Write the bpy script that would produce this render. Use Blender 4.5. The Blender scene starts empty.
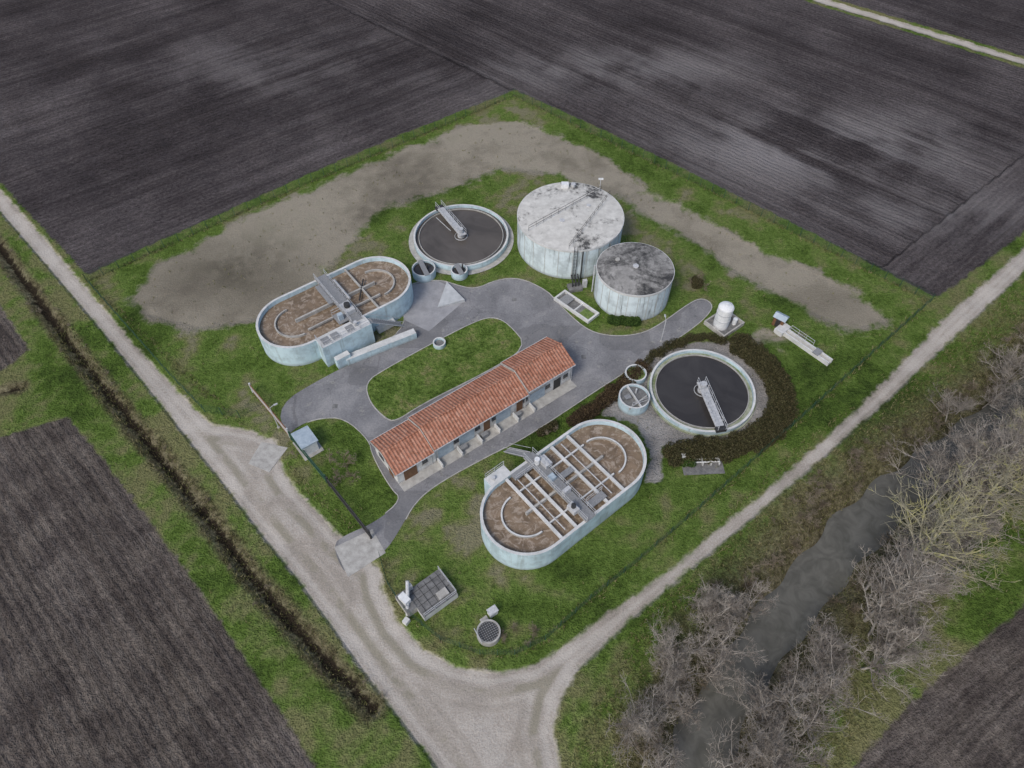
import bpy, math, random
import numpy as np
from mathutils import Vector, Matrix
random.seed(7); np.random.seed(7)
scene=bpy.context.scene
COL=bpy.context.collection

# ------------------------------------------------------------------ node helpers
class NT:
    def __init__(s,name,rough=0.9,spec=0.2,diff=False):
        s.m=bpy.data.materials.new(name); s.m.use_nodes=True
        s.t=s.m.node_tree; s.n=s.t.nodes; s.l=s.t.links
        s.b=s.n.get('Principled BSDF')
        if diff:
            out=s.n.get('Material Output'); s.n.remove(s.b); s.b=s.n.new('ShaderNodeBsdfDiffuse'); s.l.new(s.b.outputs[0],out.inputs[0]); s.ck='Color'
        else:
            s.b.inputs['Roughness'].default_value=rough
            s.b.inputs['Specular IOR Level'].default_value=spec; s.ck='Base Color'
        s._pos=None; s._a={}
    def link(s,a,inp):
        if isinstance(a,(int,float)): inp.default_value=a
        elif isinstance(a,tuple): inp.default_value=(a+(1,)) if (len(a)==3 and inp.type=='RGBA') else a
        else: s.l.new(a,inp)
    def pos(s):
        if not s._pos: s._pos=s.n.new('ShaderNodeNewGeometry').outputs['Position']
        return s._pos
    def obj(s): return s.n.new('ShaderNodeTexCoord').outputs['Object']
    def attr(s,name):
        if name not in s._a:
            a=s.n.new('ShaderNodeAttribute'); a.attribute_name=name; s._a[name]=a.outputs['Fac']
        return s._a[name]
    def noise(s,scale,detail=4,vec=None,rough=.55,dist=0):
        n=s.n.new('ShaderNodeTexNoise'); n.inputs['Scale'].default_value=scale; n.inputs['Detail'].default_value=detail
        n.inputs['Roughness'].default_value=rough; n.inputs['Distortion'].default_value=dist
        s.l.new(vec if vec is not None else s.pos(),n.inputs['Vector']); return n.outputs['Fac']
    def vor(s,scale,vec=None,out='Distance'):
        n=s.n.new('ShaderNodeTexVoronoi'); n.inputs['Scale'].default_value=scale
        s.l.new(vec if vec is not None else s.pos(),n.inputs['Vector']); return n.outputs[out]
    def math(s,op,a,b=0,c=None):
        n=s.n.new('ShaderNodeMath'); n.operation=op; s.link(a,n.inputs[0]); s.link(b,n.inputs[1])
        if c is not None: s.link(c,n.inputs[2])
        return n.outputs[0]
    def wsum(s,*pairs):
        r=None
        for v,w in pairs:
            q=s.math('MULTIPLY',v,w); r=q if r is None else s.math('ADD',r,q)
        return r
    def mr(s,v,a,b,c=0.,d=1.,smooth=True):
        n=s.n.new('ShaderNodeMapRange'); n.clamp=True
        if smooth: n.interpolation_type='SMOOTHSTEP'
        s.link(v,n.inputs[0]); n.inputs[1].default_value=a; n.inputs[2].default_value=b; n.inputs[3].default_value=c; n.inputs[4].default_value=d
        return n.outputs[0]
    def mix(s,a,b,f,mode='MIX'):
        n=s.n.new('ShaderNodeMix'); n.data_type='RGBA'; n.blend_type=mode
        s.link(f,n.inputs[0]); s.link(a,n.inputs[6]); s.link(b,n.inputs[7]); return n.outputs[2]
    def ramp(s,f,stops):
        n=s.n.new('ShaderNodeValToRGB'); cr=n.color_ramp
        while len(cr.elements)<len(stops): cr.elements.new(.5)
        for e,(p,c) in zip(cr.elements,stops): e.position=p; e.color=(c[0],c[1],c[2],1)
        s.link(f,n.inputs[0]); return n.outputs[0]
    def comb(s,x,y,z=0.):
        n=s.n.new('ShaderNodeCombineXYZ'); s.link(x,n.inputs[0]); s.link(y,n.inputs[1]); s.link(z,n.inputs[2]); return n.outputs[0]
    def sep(s,v):
        n=s.n.new('ShaderNodeSeparateXYZ'); s.l.new(v,n.inputs[0]); return n.outputs
    def color(s,c): s.link(c,s.b.inputs[s.ck])
    def bump(s,h,dist=.1,strength=1.):
        n=s.n.new('ShaderNodeBump'); n.inputs['Distance'].default_value=dist; n.inputs['Strength'].default_value=strength
        s.link(h,n.inputs['Height']); s.l.new(n.outputs[0],s.b.inputs['Normal'])

GRASS=[(.33,(.05,.08,.02)),(.43,(.088,.14,.03)),(.51,(.125,.188,.045)),(.6,(.165,.212,.062)),(.72,(.21,.205,.095))]

# ------------------------------------------------------------------ terrain data (metres)
inner=[(-300,318),(-115.0,129.9),(-93.2,107.8),(-80.9,95.6),(-68.4,82.6),(-57.4,71.3),(-47.0,61.1),(-41.0,55.6),(-35.6,54.6),(-31.5,52.9),(-29.6,48.3),(-27.1,45.0),(-23.7,41.8),(-21.8,39.7),(-15.7,35.1),(-14.8,32.1),(-12.7,28.5),(-9.6,25.4),(-6.2,23.6),(-2.4,22.9),(2.0,23.7),(6.5,26.3),(11.2,29.5),(22.9,38.0),(36.3,48.3),(50.5,60.5),(65.6,74.6),(86.1,91.7),(111.3,112.6),(300,272)]
outer=[(300,265),(107.3,105.9),(83.4,85.6),(63.3,68.5),(49.3,56.6),(35.7,45.7),(22.5,35.5),(13.4,28.3),(7.4,23.1),(5.1,19.5),(4.4,16.6),(5.0,13.6),(5.9,6.7),(8,-60),(-6,-60),(-3.0,6.7),(-7.7,13.6),(-10.5,16.6),(-14.6,21.0),(-19.2,26.3),(-24.8,32.7),(-30.6,38.8),(-37.6,46.5),(-46.0,55.4),(-55.5,65.5),(-65.0,75.4),(-76.7,87.3),(-90.0,100.7),(-111.3,122.2),(-300,310)]
ROAD=inner+outer
FE=[(-68.2,83.3),(-38.6,108.1),(0.4,138.8),(34.3,108.4),(65.6,78.8),(50.7,66.0),(36.2,53.4),(23.6,42.7),(15.3,35.8),(9.0,30.9),(3.7,26.3),(0.3,24.7),(-3.5,24.7),(-8.0,26.3),(-12.2,29.5),(-14.5,32.7),(-15.9,36.4)]
FW=[(-68.2,83.3),(-58.0,72.9),(-49.3,64.1),(-42.5,57.6),(-37.4,56.6),(-34.9,58.8)]
DITCH=[(-300,312),(-103.0,109.2),(-86.0,91.5),(-72.6,77.1),(-58.9,62.7),(-48.4,52.1),(-39.2,42.7),(-30.9,33.9),(-22.4,25.8),(-14.7,19.2)]
DITCH2=[(-200,66),(-84,58.6),(-76,60.6),(-70,62.)]
FLL=[(-300,60),(-200,62),(-81.7,51.8),(-69.1,53.4),(-61.2,56.7),(-54.6,50.6),(-45.0,41.1),(-36.3,32.1),(-27.9,22.9),(-21.8,16.1),(-17.3,10.8),(-14,0),(-14,-60),(-300,-60)]
FL2=[(-300,285),(-98.3,96.1),(-80.1,78.2),(-71.5,68.9),(-74.1,64.7),(-81.6,62.3),(-300,70)]
FT=[(-300,316),(-107.4,122.4),(-94.0,109.5),(-68.8,84.9),(-62.3,91.0),(-39.1,110.8),(-22.0,124.6),(0.6,141.2),(17.5,127.0),(34.7,111.1),(49.7,96.9),(66.8,79.9),(72.0,83.3),(87.8,95.6),(110.1,113.8),(300,275),(300,500),(-300,500)]
TRACK=[(20,232),(50.3,206.4),(63.7,194.2),(78.1,181.3),(95.3,167.5),(113.1,152.8),(127.8,140.4),(180,96)]
STREAM=[(200,160),(92.5,76.3),(74.7,62.0),(61.5,53.2),(50.6,46.3),(41.8,39.6),(34.8,33.0),(29.7,27.8),(24.5,22.0),(20.3,16.1),(17.5,10.8),(13,-60)]
FBR=[(300,190),(81.6,45.3),(58.8,30.3),(46.3,22.5),(37.9,16.6),(33.3,12.9),(27.2,6.7),(24,-60),(300,-60)]
SAND1=[(-59.4,79.7),(-57.5,86.1),(-47.1,97.4),(-33.3,108.7),(-21.4,118.0),(-8.3,127.0),(1.6,128.1),(9.4,122.9),(16.7,116.3),(23.2,107.2),(17.7,105.7),(8.9,112.6),(-2.3,114.8),(-13.1,107.2),(-21.8,104.3),(-27.7,94.8),(-33.8,81.5),(-38.9,76.0),(-47.6,73.9),(-56.1,76.7)]
SAND2=[(17.7,110.7),(29.9,103.9),(38.7,94.5),(47.3,88.3),(56.3,80.3),(57.9,73.9),(51.2,71.5),(43.7,77.3),(35.6,85.1),(30.2,92.5),(21.4,100.1)]
PINK=[(32.7,70.9),(37.6,72.9),(42.7,71.9),(41.5,69.9),(35.4,69.3)]
ASPH=[(-32.7,58.8),(-27.3,63.6),(-20.3,68.5),(-15.9,73.9),(-17.6,79.3),(-16.7,82.9),(-11.6,83.8),(-9.1,82.6),(-5.9,81.5),(-2.4,83.8),(1.3,84.2),(5.3,81.5),(6.9,79.1),(9.2,75.4),(11.8,72.5),(15.1,71.5),(19.3,71.9),(22.6,73.9),(27.9,78.6),(30.1,79.7),(31.5,78.0),(29.7,75.4),(27.0,72.9),(23.3,69.9),(18.7,66.6),(15.6,64.1),(12.5,61.8),(6.6,57.1),(1.1,52.9),(-2.9,50.6),(-9.3,46.5),(-12.3,43.6),(-13.8,39.7),(-15.3,36.8),(-17.9,35.1),(-19.7,33.7),(-21.8,37.7),(-20.5,39.0),(-17.0,40.7),(-13.8,43.9),(-15.6,45.7),(-18.5,50.6),(-19.1,52.9),(-23.0,56.6),(-26.4,56.6),(-29.0,55.4),(-30.6,53.4)]
ISLAND=[(-20.9,62.7),(-18.4,65.1),(-10.8,70.9),(-4.9,75.0),(-2.6,75.4),(-0.6,74.1),(2.4,69.3),(-4.6,64.1),(-12.8,58.8),(-16.0,55.9),(-17.5,56.6),(-19.9,59.3)]
GRAV=[(12.2,57.1),(16.2,63.2),(20.4,67.9),(26.6,70.5),(34.1,70.5),(37.0,66.6),(37.5,60.5),(34.9,54.9),(29.8,52.1),(23.6,51.0),(20.1,52.1),(19.4,46.8),(16.8,46.0),(18.4,51.4),(16.8,55.4)]
HEDGE=[(31.5,70.6),(34.9,68.9),(37.2,64.9),(38.2,60.0),(36.3,55.6),(32.2,52.4),(27.0,51.0),(22.3,50.9),(19.6,48.9)]
HEDGE2=[(8.2,55.6),(12.2,58.6),(16.1,62.4),(19.3,65.7)]
HEDGE3=[(19.6,66.6),(23.5,69.8),(28.5,71.2),(32,70.6)]

def dist_line(px,py,pts,closed=False):
    d=np.full(px.shape,1e9,np.float32)
    n=len(pts)
    for i in range(n if closed else n-1):
        x0,y0=pts[i]; x1,y1=pts[(i+1)%n]
        ex,ey=x1-x0,y1-y0; L=ex*ex+ey*ey
        t=np.clip(((px-x0)*ex+(py-y0)*ey)/L,0,1)
        dx=px-(x0+t*ex); dy=py-(y0+t*ey)
        np.minimum(d,dx*dx+dy*dy,out=d)
    return np.sqrt(d)
def sdf(px,py,poly):
    d=dist_line(px,py,poly,True)
    ins=np.zeros(px.shape,bool)
    n=len(poly)
    for i in range(n):
        x0,y0=poly[i]; x1,y1=poly[(i+1)%n]
        if y0==y1: continue
        c=((y0>py)!=(y1>py))&(px<(x1-x0)*(py-y0)/(y1-y0)+x0)
        ins^=c
    return np.where(ins,d,-d).astype(np.float32)
def sstep(a,b,x):
    t=np.clip((x-a)/(b-a),0,1); return t*t*(3-2*t)
def ddist(px,py): return np.minimum(dist_line(px,py,DITCH),dist_line(px,py,DITCH2)+.25)
def zfun(px,py,site=None,asph=None,dd=None,ds=None):
    px=np.asarray(px,np.float32); py=np.asarray(py,np.float32)
    if site is None: site=sdf(px,py,FE)
    if asph is None: asph=sdf(px,py,ASPH)
    n=.07*np.sin(px*.9+1.3*np.sin(py*.5))*np.sin(py*.8+1.1*np.sin(px*.37))+.06*np.sin(px*.23+py*.31)
    flat=sstep(1.5,6,-site)*sstep(.5,4,-asph)
    z=n*flat
    if dd is None: dd=ddist(px,py)
    z=z-.9*np.exp(-(dd/.75)**2)
    if ds is None: ds=dist_line(px,py,STREAM)
    z=z-2.5*(1-sstep(1.5,5.8,ds+.7*np.sin(px*.45)*np.sin(py*.6)))
    return z
def zat(x,y): return float(zfun(np.array([x]),np.array([y]))[0])
def fbm(px,py,freq,octv,seed,rough=.55):
    rg=np.random.RandomState(seed); out=np.zeros(px.shape,np.float32); amp=1.;tot=0.
    for o in range(octv):
        T=rg.rand(256,256).astype(np.float32)
        a=rg.rand()*6.28; u=(px*math.cos(a)-py*math.sin(a))*freq+rg.rand()*99+2000; v=(px*math.sin(a)+py*math.cos(a))*freq+rg.rand()*99+2000
        iu=np.floor(u).astype(np.int64); iv=np.floor(v).astype(np.int64); fu=u-iu; fv=v-iv; fu=fu*fu*(3-2*fu); fv=fv*fv*(3-2*fv)
        g=lambda p,q:T[p&255,q&255]
        out+=amp*((g(iu,iv)*(1-fu)+g(iu+1,iv)*fu)*(1-fv)+(g(iu,iv+1)*(1-fu)+g(iu+1,iv+1)*fu)*fv).astype(np.float32)
        tot+=amp; amp*=rough; freq*=2.
    return out/tot

X0,X1,Y0,Y1,ST=-170,170,-30,232,.5
xs=np.arange(X0,X1+.01,ST,dtype=np.float32); ys=np.arange(Y0,Y1+.01,ST,dtype=np.float32)
GX,GY=np.meshgrid(xs,ys); gx=GX.ravel(); gy=GY.ravel()
s_road=sdf(gx,gy,ROAD)
s_track=1.5-dist_line(gx,gy,TRACK)
s_field=np.maximum.reduce([sdf(gx,gy,p) for p in (FLL,FL2,FT,FBR)])
s_field=np.minimum(s_field,-(s_track+1.3))
s_bare=np.maximum.reduce([sdf(gx,gy,SAND1)+1.2,sdf(gx,gy,SAND2)-.5,sdf(gx,gy,PINK)])
s_grav=sdf(gx,gy,GRAV)
s_site=sdf(gx,gy,FE); s_asph=sdf(gx,gy,ASPH)
d_ditch=ddist(gx,gy); d_str=dist_line(gx,gy,STREAM)
gz=zfun(gx,gy,s_site,s_asph,d_ditch,d_str)
gz=gz-.04*np.exp(-((s_road-1.1)/.35)**2)*sstep(.5,2.,-s_asph)
edge=np.minimum.reduce([gx-X0,X1-gx,gy-Y0,Y1-gy]); gz=gz*sstep(0,4,edge)
def rows(px,py):
    ang=np.full(px.shape,math.radians(38.),np.float32)
    B_=(.67*px+.74*(py-141.))>0
    ang[B_]=math.radians(-42.)
    sr=.645*px-.764*(py-18.5)
    ang[B_&(sr>-13)]=math.radians(40.)
    ang[(py< -1.02*px+8)&(px<-10)]=math.radians(-45.5)
    ang[(py< .80*px+2)&(px>5)]=math.radians(34.)
    return -np.sin(ang)*px+np.cos(ang)*py, np.cos(ang)*px+np.sin(ang)*py
ru,rv=rows(gx,gy)
nb=fbm(gx,gy,.05,6,1,.6); nm=fbm(gx,gy,.35,4,2,.7); ns=fbm(gx,gy,.9,3,3,.75)
st0=fbm(ru*.5,rv*.02,1.,5,4,.65)
dry=np.exp(-(((gx-58)/26)**2+((gy-120)/11)**2))+.7*np.exp(-(((gx-22)/24)**2+((gy-150)/8)**2))+.3*np.exp(-(((gx+50)/30)**2+((gy-150)/16)**2))+.5*np.exp(-(((gx-75)/20)**2+((gy-100)/6)**2))
damp=np.exp(-(((gx+45)/11)**2+((gy-86)/8)**2))+.5*np.exp(-(((gx-50)/7)**2+((gy-78)/4)**2))
stub=(((gy< -1.02*gx+8)&(gx<-10))|((gy<.8*gx+2)&(gx>5))).astype(np.float32)
ATT={'road':np.maximum(s_road,s_track*.8),'field':s_field,'bare':s_bare,'grav':s_grav,'site':s_site,'ditch':d_ditch,'stream':d_str,'ru':ru,'rv':rv,'dry':dry,'damp':damp,'nb':nb,'nm':nm,'ns':ns,'st0':st0,'stub':stub}
DEF={'road':-30,'field':20,'bare':-30,'grav':-30,'site':-30,'ditch':30,'stream':30,'dry':0,'damp':0,'nb':.5,'nm':.5,'ns':.5,'st0':.5,'stub':0}

# ---- terrain material
t=NT('terrain_soil_grass_gravel',diff=True)
NB,NM,NS,S0=[t.attr(k) for k in('nb','nm','ns','st0')]
e2=t.noise(1.7,2,rough=.7); fine=t.noise(4.5,2,rough=.8)
jit=t.wsum((t.math('SUBTRACT',NS,.5),2.6),(t.math('SUBTRACT',e2,.5),1.8))
jits=t.math('MULTIPLY',jit,.45)
grain=t.ramp(t.wsum((fine,.6),(e2,.4)),[(.36,(.48,.48,.48)),(.64,(1.4,1.4,1.38))])
gf=t.wsum((NB,.5),(NM,.35),(e2,.15))
grass=t.ramp(gf,GRASS)
dullm=t.mr(t.math('ADD',t.wsum((NM,.5),(NB,.5)),t.mr(t.attr('site'),-1,-6,0,.06)),.49,.65,0,.72)
grass=t.mix(grass,(.185,.17,.09),dullm)
grass=t.mix(grass,grain,.8,'MULTIPLY')
bankc=t.ramp(t.wsum((e2,.5),(NS,.5)),[(.33,(.07,.058,.035)),(.5,(.14,.12,.075)),(.66,(.21,.185,.125))])
bankc=t.mix(bankc,grain,.8,'MULTIPLY')
col=t.mix(grass,bankc,t.math('MULTIPLY',t.mr(t.math('ADD',t.attr('stream'),t.math('MULTIPLY',jit,1.8)),10.5,5.),.85))
col=t.mix(col,(.06,.05,.035),t.mr(t.math('ADD',t.attr('stream'),jits),2.8,1.6))
bc=t.ramp(t.wsum((NM,.3),(NB,.5),(fine,.2)),[(.34,(.155,.137,.11)),(.45,(.225,.2,.16)),(.55,(.29,.26,.21)),(.68,(.26,.24,.185))])
bc=t.mix(bc,(.1,.088,.07),t.math('MULTIPLY',t.attr('damp'),t.mr(NM,.3,.6,.45,.95)))
bc=t.mix(bc,grain,.15,'MULTIPLY')
bj=t.wsum((t.math('SUBTRACT',NM,.5),5.),(t.math('SUBTRACT',e2,.5),1.8))
bmask=t.mr(t.math('ADD',t.attr('bare'),bj),-.9,.9)
patch=t.math('MULTIPLY',t.mr(t.wsum((NB,.6),(NM,.4)),.57,.65,0,.42),t.mr(t.attr('site'),0,3))
col=t.mix(col,bc,t.math('MULTIPLY',t.math('MAXIMUM',bmask,patch),.97))
gc=t.ramp(t.wsum((fine,.5),(NM,.5)),[(.33,(.19,.18,.165)),(.66,(.42,.4,.38))])
col=t.mix(col,gc,t.mr(t.math('ADD',t.attr('grav'),jits),-.2,.3))
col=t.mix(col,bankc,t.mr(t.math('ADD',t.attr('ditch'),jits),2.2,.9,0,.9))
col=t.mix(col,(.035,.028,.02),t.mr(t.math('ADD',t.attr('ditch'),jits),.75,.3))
rvec=t.comb(t.attr('ru'),t.math('MULTIPLY',t.attr('rv'),.05))
st1=t.noise(1.0,3,rvec,rough=.7)
rvec2=t.comb(t.attr('ru'),t.math('MULTIPLY',t.attr('rv'),.3))
st2=t.noise(2.6,2,rvec2,rough=.7)
wave=t.math('SINE',t.math('MULTIPLY',t.math('ADD',t.attr('ru'),t.math('MULTIPLY',NM,1.)),6.2))
sf=t.wsum((st1,.24),(st2,.18),(S0,.2),(NB,.38),(wave,.013))
soil=t.ramp(sf,[(.37,(.045,.039,.04)),(.46,(.07,.061,.062)),(.54,(.097,.085,.085)),(.66,(.16,.142,.14))])
soil=t.mix(soil,t.mix((.065,.053,.043),(.2,.17,.138),t.mr(t.wsum((st1,.45),(st2,.2),(NM,.35)),.38,.66)),t.math('MULTIPLY',t.attr('stub'),.55))
soil=t.mix(soil,t.ramp(t.wsum((fine,.5),(e2,.5)),[(.36,(.5,.5,.5)),(.64,(1.45,1.45,1.45))]),.85,'MULTIPLY')
drym=t.math('MULTIPLY',t.attr('dry'),t.mr(t.wsum((S0,.35),(NB,.65)),.38,.58))
soil=t.mix(soil,(.32,.3,.295),t.math('MULTIPLY',drym,.75))
tm=t.math('ABSOLUTE',t.math('SUBTRACT',t.math('PINGPONG',t.math('ADD',t.attr('ru'),t.math('MULTIPLY',NM,.3)),9.),.9))
soil=t.mix(soil,(.045,.038,.036),t.mr(tm,.35,.12,0,.28))
col=t.mix(col,soil,t.mr(t.math('ADD',t.attr('field'),t.math('MULTIPLY',jits,.8)),-.25,.3))
rc=t.ramp(t.wsum((NM,.35),(NB,.25),(fine,.4)),[(.33,(.23,.205,.175)),(.5,(.36,.325,.285)),(.66,(.48,.445,.4))])
cen=t.math('MULTIPLY',t.mr(t.attr('road'),1.55,2.05),t.mr(t.attr('road'),3.1,2.4))
rc=t.mix(rc,(.2,.185,.13),t.math('MULTIPLY',cen,t.mr(NM,.4,.6,.1,.65)))
rut=t.math('MULTIPLY',t.mr(t.attr('road'),.6,1.),t.mr(t.attr('road'),1.6,1.2))
rc=t.mix(rc,(.5,.465,.42),t.math('MULTIPLY',rut,.4))
rut2=t.math('MULTIPLY',t.mr(t.attr('road'),3.3,3.6),t.mr(t.attr('road'),4.3,3.9))
rc=t.mix(rc,(.25,.225,.19),t.math('MULTIPLY',rut2,.35))
col=t.mix(col,rc,t.mr(t.math('ADD',t.attr('road'),t.math('MULTIPLY',jits,.9)),-.2,.5))
t.color(col)
fm=t.mr(t.attr('field'),-.2,.2)
h=t.math('ADD',t.math('MULTIPLY',t.wsum((wave,.13),(st2,.8),(fine,.9)),fm),t.math('MULTIPLY',t.math('ADD',fine,e2),t.math('SUBTRACT',1.05,fm)))
gm=t.math('MULTIPLY',t.mr(t.attr('road'),.3,-.2,.22,1),t.mr(t.attr('bare'),-.5,1.,1.,.3))
t.bump(t.math('MULTIPLY',h,gm),.32,1.)
TERR=t.m

def grid_object(name,fmask):
    nx=len(xs)
    j,i=np.nonzero(fmask)
    a=j*nx+i; F=np.stack([a,a+1,a+nx+1,a+nx],1)
    uq,inv=np.unique(F.ravel(),return_inverse=True)
    me=bpy.data.meshes.new(name)
    me.vertices.add(len(uq)); me.vertices.foreach_set('co',np.stack([gx[uq],gy[uq],gz[uq]],1).astype(np.float32).ravel())
    nf=len(F); me.loops.add(nf*4); me.loops.foreach_set('vertex_index',inv.astype(np.int32).ravel())
    me.polygons.add(nf); me.polygons.foreach_set('loop_start',np.arange(0,nf*4,4,dtype=np.int32)); me.polygons.foreach_set('loop_total',np.full(nf,4,np.int32))
    me.update(calc_edges=True)
    me.polygons.foreach_set('use_smooth',np.ones(nf,bool))
    for k,v in ATT.items():
        at=me.attributes.new(k,'FLOAT','POINT'); at.data.foreach_set('value',v[uq].astype(np.float32))
    me.materials.append(TERR)
    o=bpy.data.objects.new(name,me); COL.objects.link(o); return o
def fc(a):
    a=a.reshape(GX.shape); return (a[:-1,:-1]+a[1:,:-1]+a[:-1,1:]+a[1:,1:])/4
rf=fc(s_road)>-.6; tf=(fc(s_track)>-.6)&~rf; ff=(fc(s_field)>0)&~rf&~tf
bf=(fc(d_str)<9)&~rf&~ff&~tf
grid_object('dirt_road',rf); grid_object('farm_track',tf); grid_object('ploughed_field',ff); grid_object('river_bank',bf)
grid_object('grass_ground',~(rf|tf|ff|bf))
B=2500
vv=[];ffs=[]
bx=[-B,X0,X1,B]; by=[-B,Y0,Y1,B]
for y in by:
    for x in bx: vv.append((x,y,0))
for j in range(3):
    for i in range(3):
        if i==1 and j==1: continue
        a=j*4+i; ffs.append((a,a+1,a+5,a+4))
me=bpy.data.meshes.new('farmland_ground'); me.from_pydata(vv,[],ffs)
vx=np.array([v[0] for v in vv],np.float32); vy=np.array([v[1] for v in vv],np.float32); r1,r2=rows(vx,vy)
for k in ATT:
    at=me.attributes.new(k,'FLOAT','POINT'); val=DEF.get(k)
    at.data.foreach_set('value',np.full(16,val,np.float32) if val is not None else (r1 if k=='ru' else r2))
me.materials.append(TERR); COL.objects.link(bpy.data.objects.new('farmland_ground',me))

# ------------------------------------------------------------------ materials
def simple(name,c1,c2,scale=2.,rough=.8,spec=.3,bumpd=.01,fine=12.):
    t=NT(name,rough,spec)
    f=t.wsum((t.noise(scale,4,t.obj(),rough=.65),.7),(t.noise(fine,2,t.obj(),rough=.7),.3))
    t.color(t.ramp(f,[(.35,c1),(.65,c2)]))
    return t.m
def asphalt_mat():
    t=NT('asphalt',.9,.25)
    f=t.wsum((t.noise(.22,4,rough=.65,dist=.4),.6),(t.noise(4,3,rough=.75),.4))
    c=t.ramp(f,[(.35,(.14,.14,.145)),(.5,(.205,.205,.212)),(.64,(.285,.28,.28))])
    c=t.mix(c,(.33,.32,.29),t.mr(t.noise(.5,4,rough=.7),.56,.7,0,.55))
    pv=t.n.new('ShaderNodeTexVoronoi'); pv.distance='CHEBYCHEV'; pv.inputs['Scale'].default_value=.16; t.l.new(t.pos(),pv.inputs['Vector'])
    c=t.mix(c,(.11,.11,.113),t.mr(t.sep(pv.outputs['Color'])[0],.8,.82,0,.4))
    w=t.comb(t.math('ADD',t.sep(t.pos())[0],t.math('MULTIPLY',t.noise(.7,3),3.)),t.math('ADD',t.sep(t.pos())[1],t.math('MULTIPLY',t.noise(.9,3),3.)))
    v=t.n.new('ShaderNodeTexVoronoi'); v.feature='DISTANCE_TO_EDGE'; v.inputs['Scale'].default_value=.11; t.l.new(w,v.inputs['Vector'])
    c=t.mix(c,(.06,.06,.06),t.mr(v.outputs['Distance'],.008,.002,0,.35))
    t.color(c); return t.m
ASP=asphalt_mat()
def grass_mat():
    t=NT('lawn_grass',diff=True); e2=t.noise(1.7,2,rough=.7); fine=t.noise(4.5,2,rough=.8); m=t.noise(.3,4,rough=.65)
    g=t.ramp(t.wsum((m,.75),(e2,.25)),GRASS)
    g=t.mix(g,(.2,.18,.09),t.mr(t.wsum((m,.7),(e2,.3)),.52,.68,0,.65))
    g=t.mix(g,t.ramp(t.wsum((fine,.6),(e2,.4)),[(.36,(.48,.48,.48)),(.64,(1.4,1.4,1.38))]),.8,'MULTIPLY'); t.color(g); t.bump(t.math('ADD',fine,e2),.3); return t.m
LAWN=grass_mat()
CONC=simple('concrete',(.28,.27,.25),(.48,.47,.44),1.2,.9)
CONCL=simple('light_concrete',(.44,.45,.44),(.66,.66,.65),.9,.85)
CONCD=simple('dark_concrete',(.1,.1,.1),(.22,.22,.215),1.5,.9)
GALV=simple('galvanised_steel',(.34,.35,.36),(.58,.59,.6),3,.5,.5)
WHITE=simple('white_paint',(.58,.6,.61),(.78,.79,.79),1.5,.6)
DARK=simple('dark_metal',(.02,.02,.022),(.06,.06,.06),3,.6)
GRATE=simple('steel_grating',(.17,.175,.18),(.3,.305,.31),8,.6)
RUST=simple('rusty_steel',(.13,.06,.035),(.28,.15,.09),4,.85)
GREEN=simple('green_coated_wire',(.02,.06,.04),(.035,.09,.06),3,.6)
BLUEP=simple('blue_grey_panel',(.28,.35,.41),(.44,.51,.56),2,.6)
ALGAE=simple('algae_green',(.07,.12,.03),(.2,.27,.08),2.5,.8)
ALGRIM=simple('mossy_concrete',(.12,.17,.05),(.42,.43,.36),.45,.9,fine=3.)
WOOD=simple('door_wood',(.12,.06,.03),(.2,.11,.06),3,.7)
GLASS=simple('window_glass',(.02,.025,.03),(.04,.05,.06),3,.15,.6,0)
def wall_paint(name,base,dirt,amount=.5):
    t=NT(name,.75,.3); o=t.obj(); s=t.sep(o)
    streak=t.noise(1.,4,t.comb(t.math('MULTIPLY',s[0],1.6),t.math('MULTIPLY',s[1],1.6),t.math('MULTIPLY',s[2],.12)),rough=.7)
    blot=t.noise(.5,4,o,rough=.65)
    c=t.mix(base,tuple(x*.72 for x in base),t.mr(blot,.4,.65))
    c=t.mix(c,dirt,t.math('MULTIPLY',t.mr(streak,.52,.72),amount))
    c=t.mix(c,dirt,t.math('MULTIPLY',t.mr(t.math('ADD',s[2],t.math('MULTIPLY',blot,.8)),1.,.35),.55))
    t.color(c); return t.m
WALLP=wall_paint('painted_tank_wall',(.52,.66,.72),(.2,.22,.2),.5)
WALLB=wall_paint('building_render',(.7,.7,.68),(.35,.33,.3),.4)
WALLS=wall_paint('stained_tank_wall',(.62,.71,.74),(.08,.085,.085),.85)
def roofstain(name,lo,hi,base1,base2,darkc):
    t=NT(name,.85,.3); o=t.obj()
    n=t.wsum((t.noise(.17,5,o,rough=.65,dist=.8),.7),(t.noise(1.5,4,o,rough=.75),.3))
    c=t.ramp(t.noise(.8,4,o,rough=.7),[(.3,base1),(.7,base2)])
    c=t.mix(c,tuple(x*.45 for x in base1),t.mr(n,lo-.05,lo+.03,0,.7)); c=t.mix(c,darkc,t.mr(n,lo+.01,hi,0,.92))
    t.color(c); return t.m
ROOF1=roofstain('stained_concrete_roof',.55,.61,(.44,.43,.4),(.64,.63,.59),(.05,.05,.05))
ROOF2=roofstain('blackened_concrete_roof',.48,.58,(.2,.195,.185),(.38,.37,.35),(.035,.035,.036))
def water(name,c1,c2,foam=None,rough=.12,spec=.5,sc=.5):
    t=NT(name,rough,spec); o=t.pos()
    n=t.noise(sc,4,o,rough=.6,dist=1.2)
    c=t.ramp(n,[(.35,c1),(.65,c2)])
    if foam:
        f=t.wsum((t.noise(.55,5,o,rough=.65,dist=2.5),.75),(t.noise(4,3,o,rough=.7),.25))
        c=t.mix(c,foam,t.mr(f,.49,.6,0,.8))
    t.color(c); t.bump(t.noise(2.5,2,o),.015,.6); return t.m
WBROWN=water('mixed_liquor',(.14,.1,.063),(.24,.175,.115),(.38,.315,.25),.4,.5)
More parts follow.
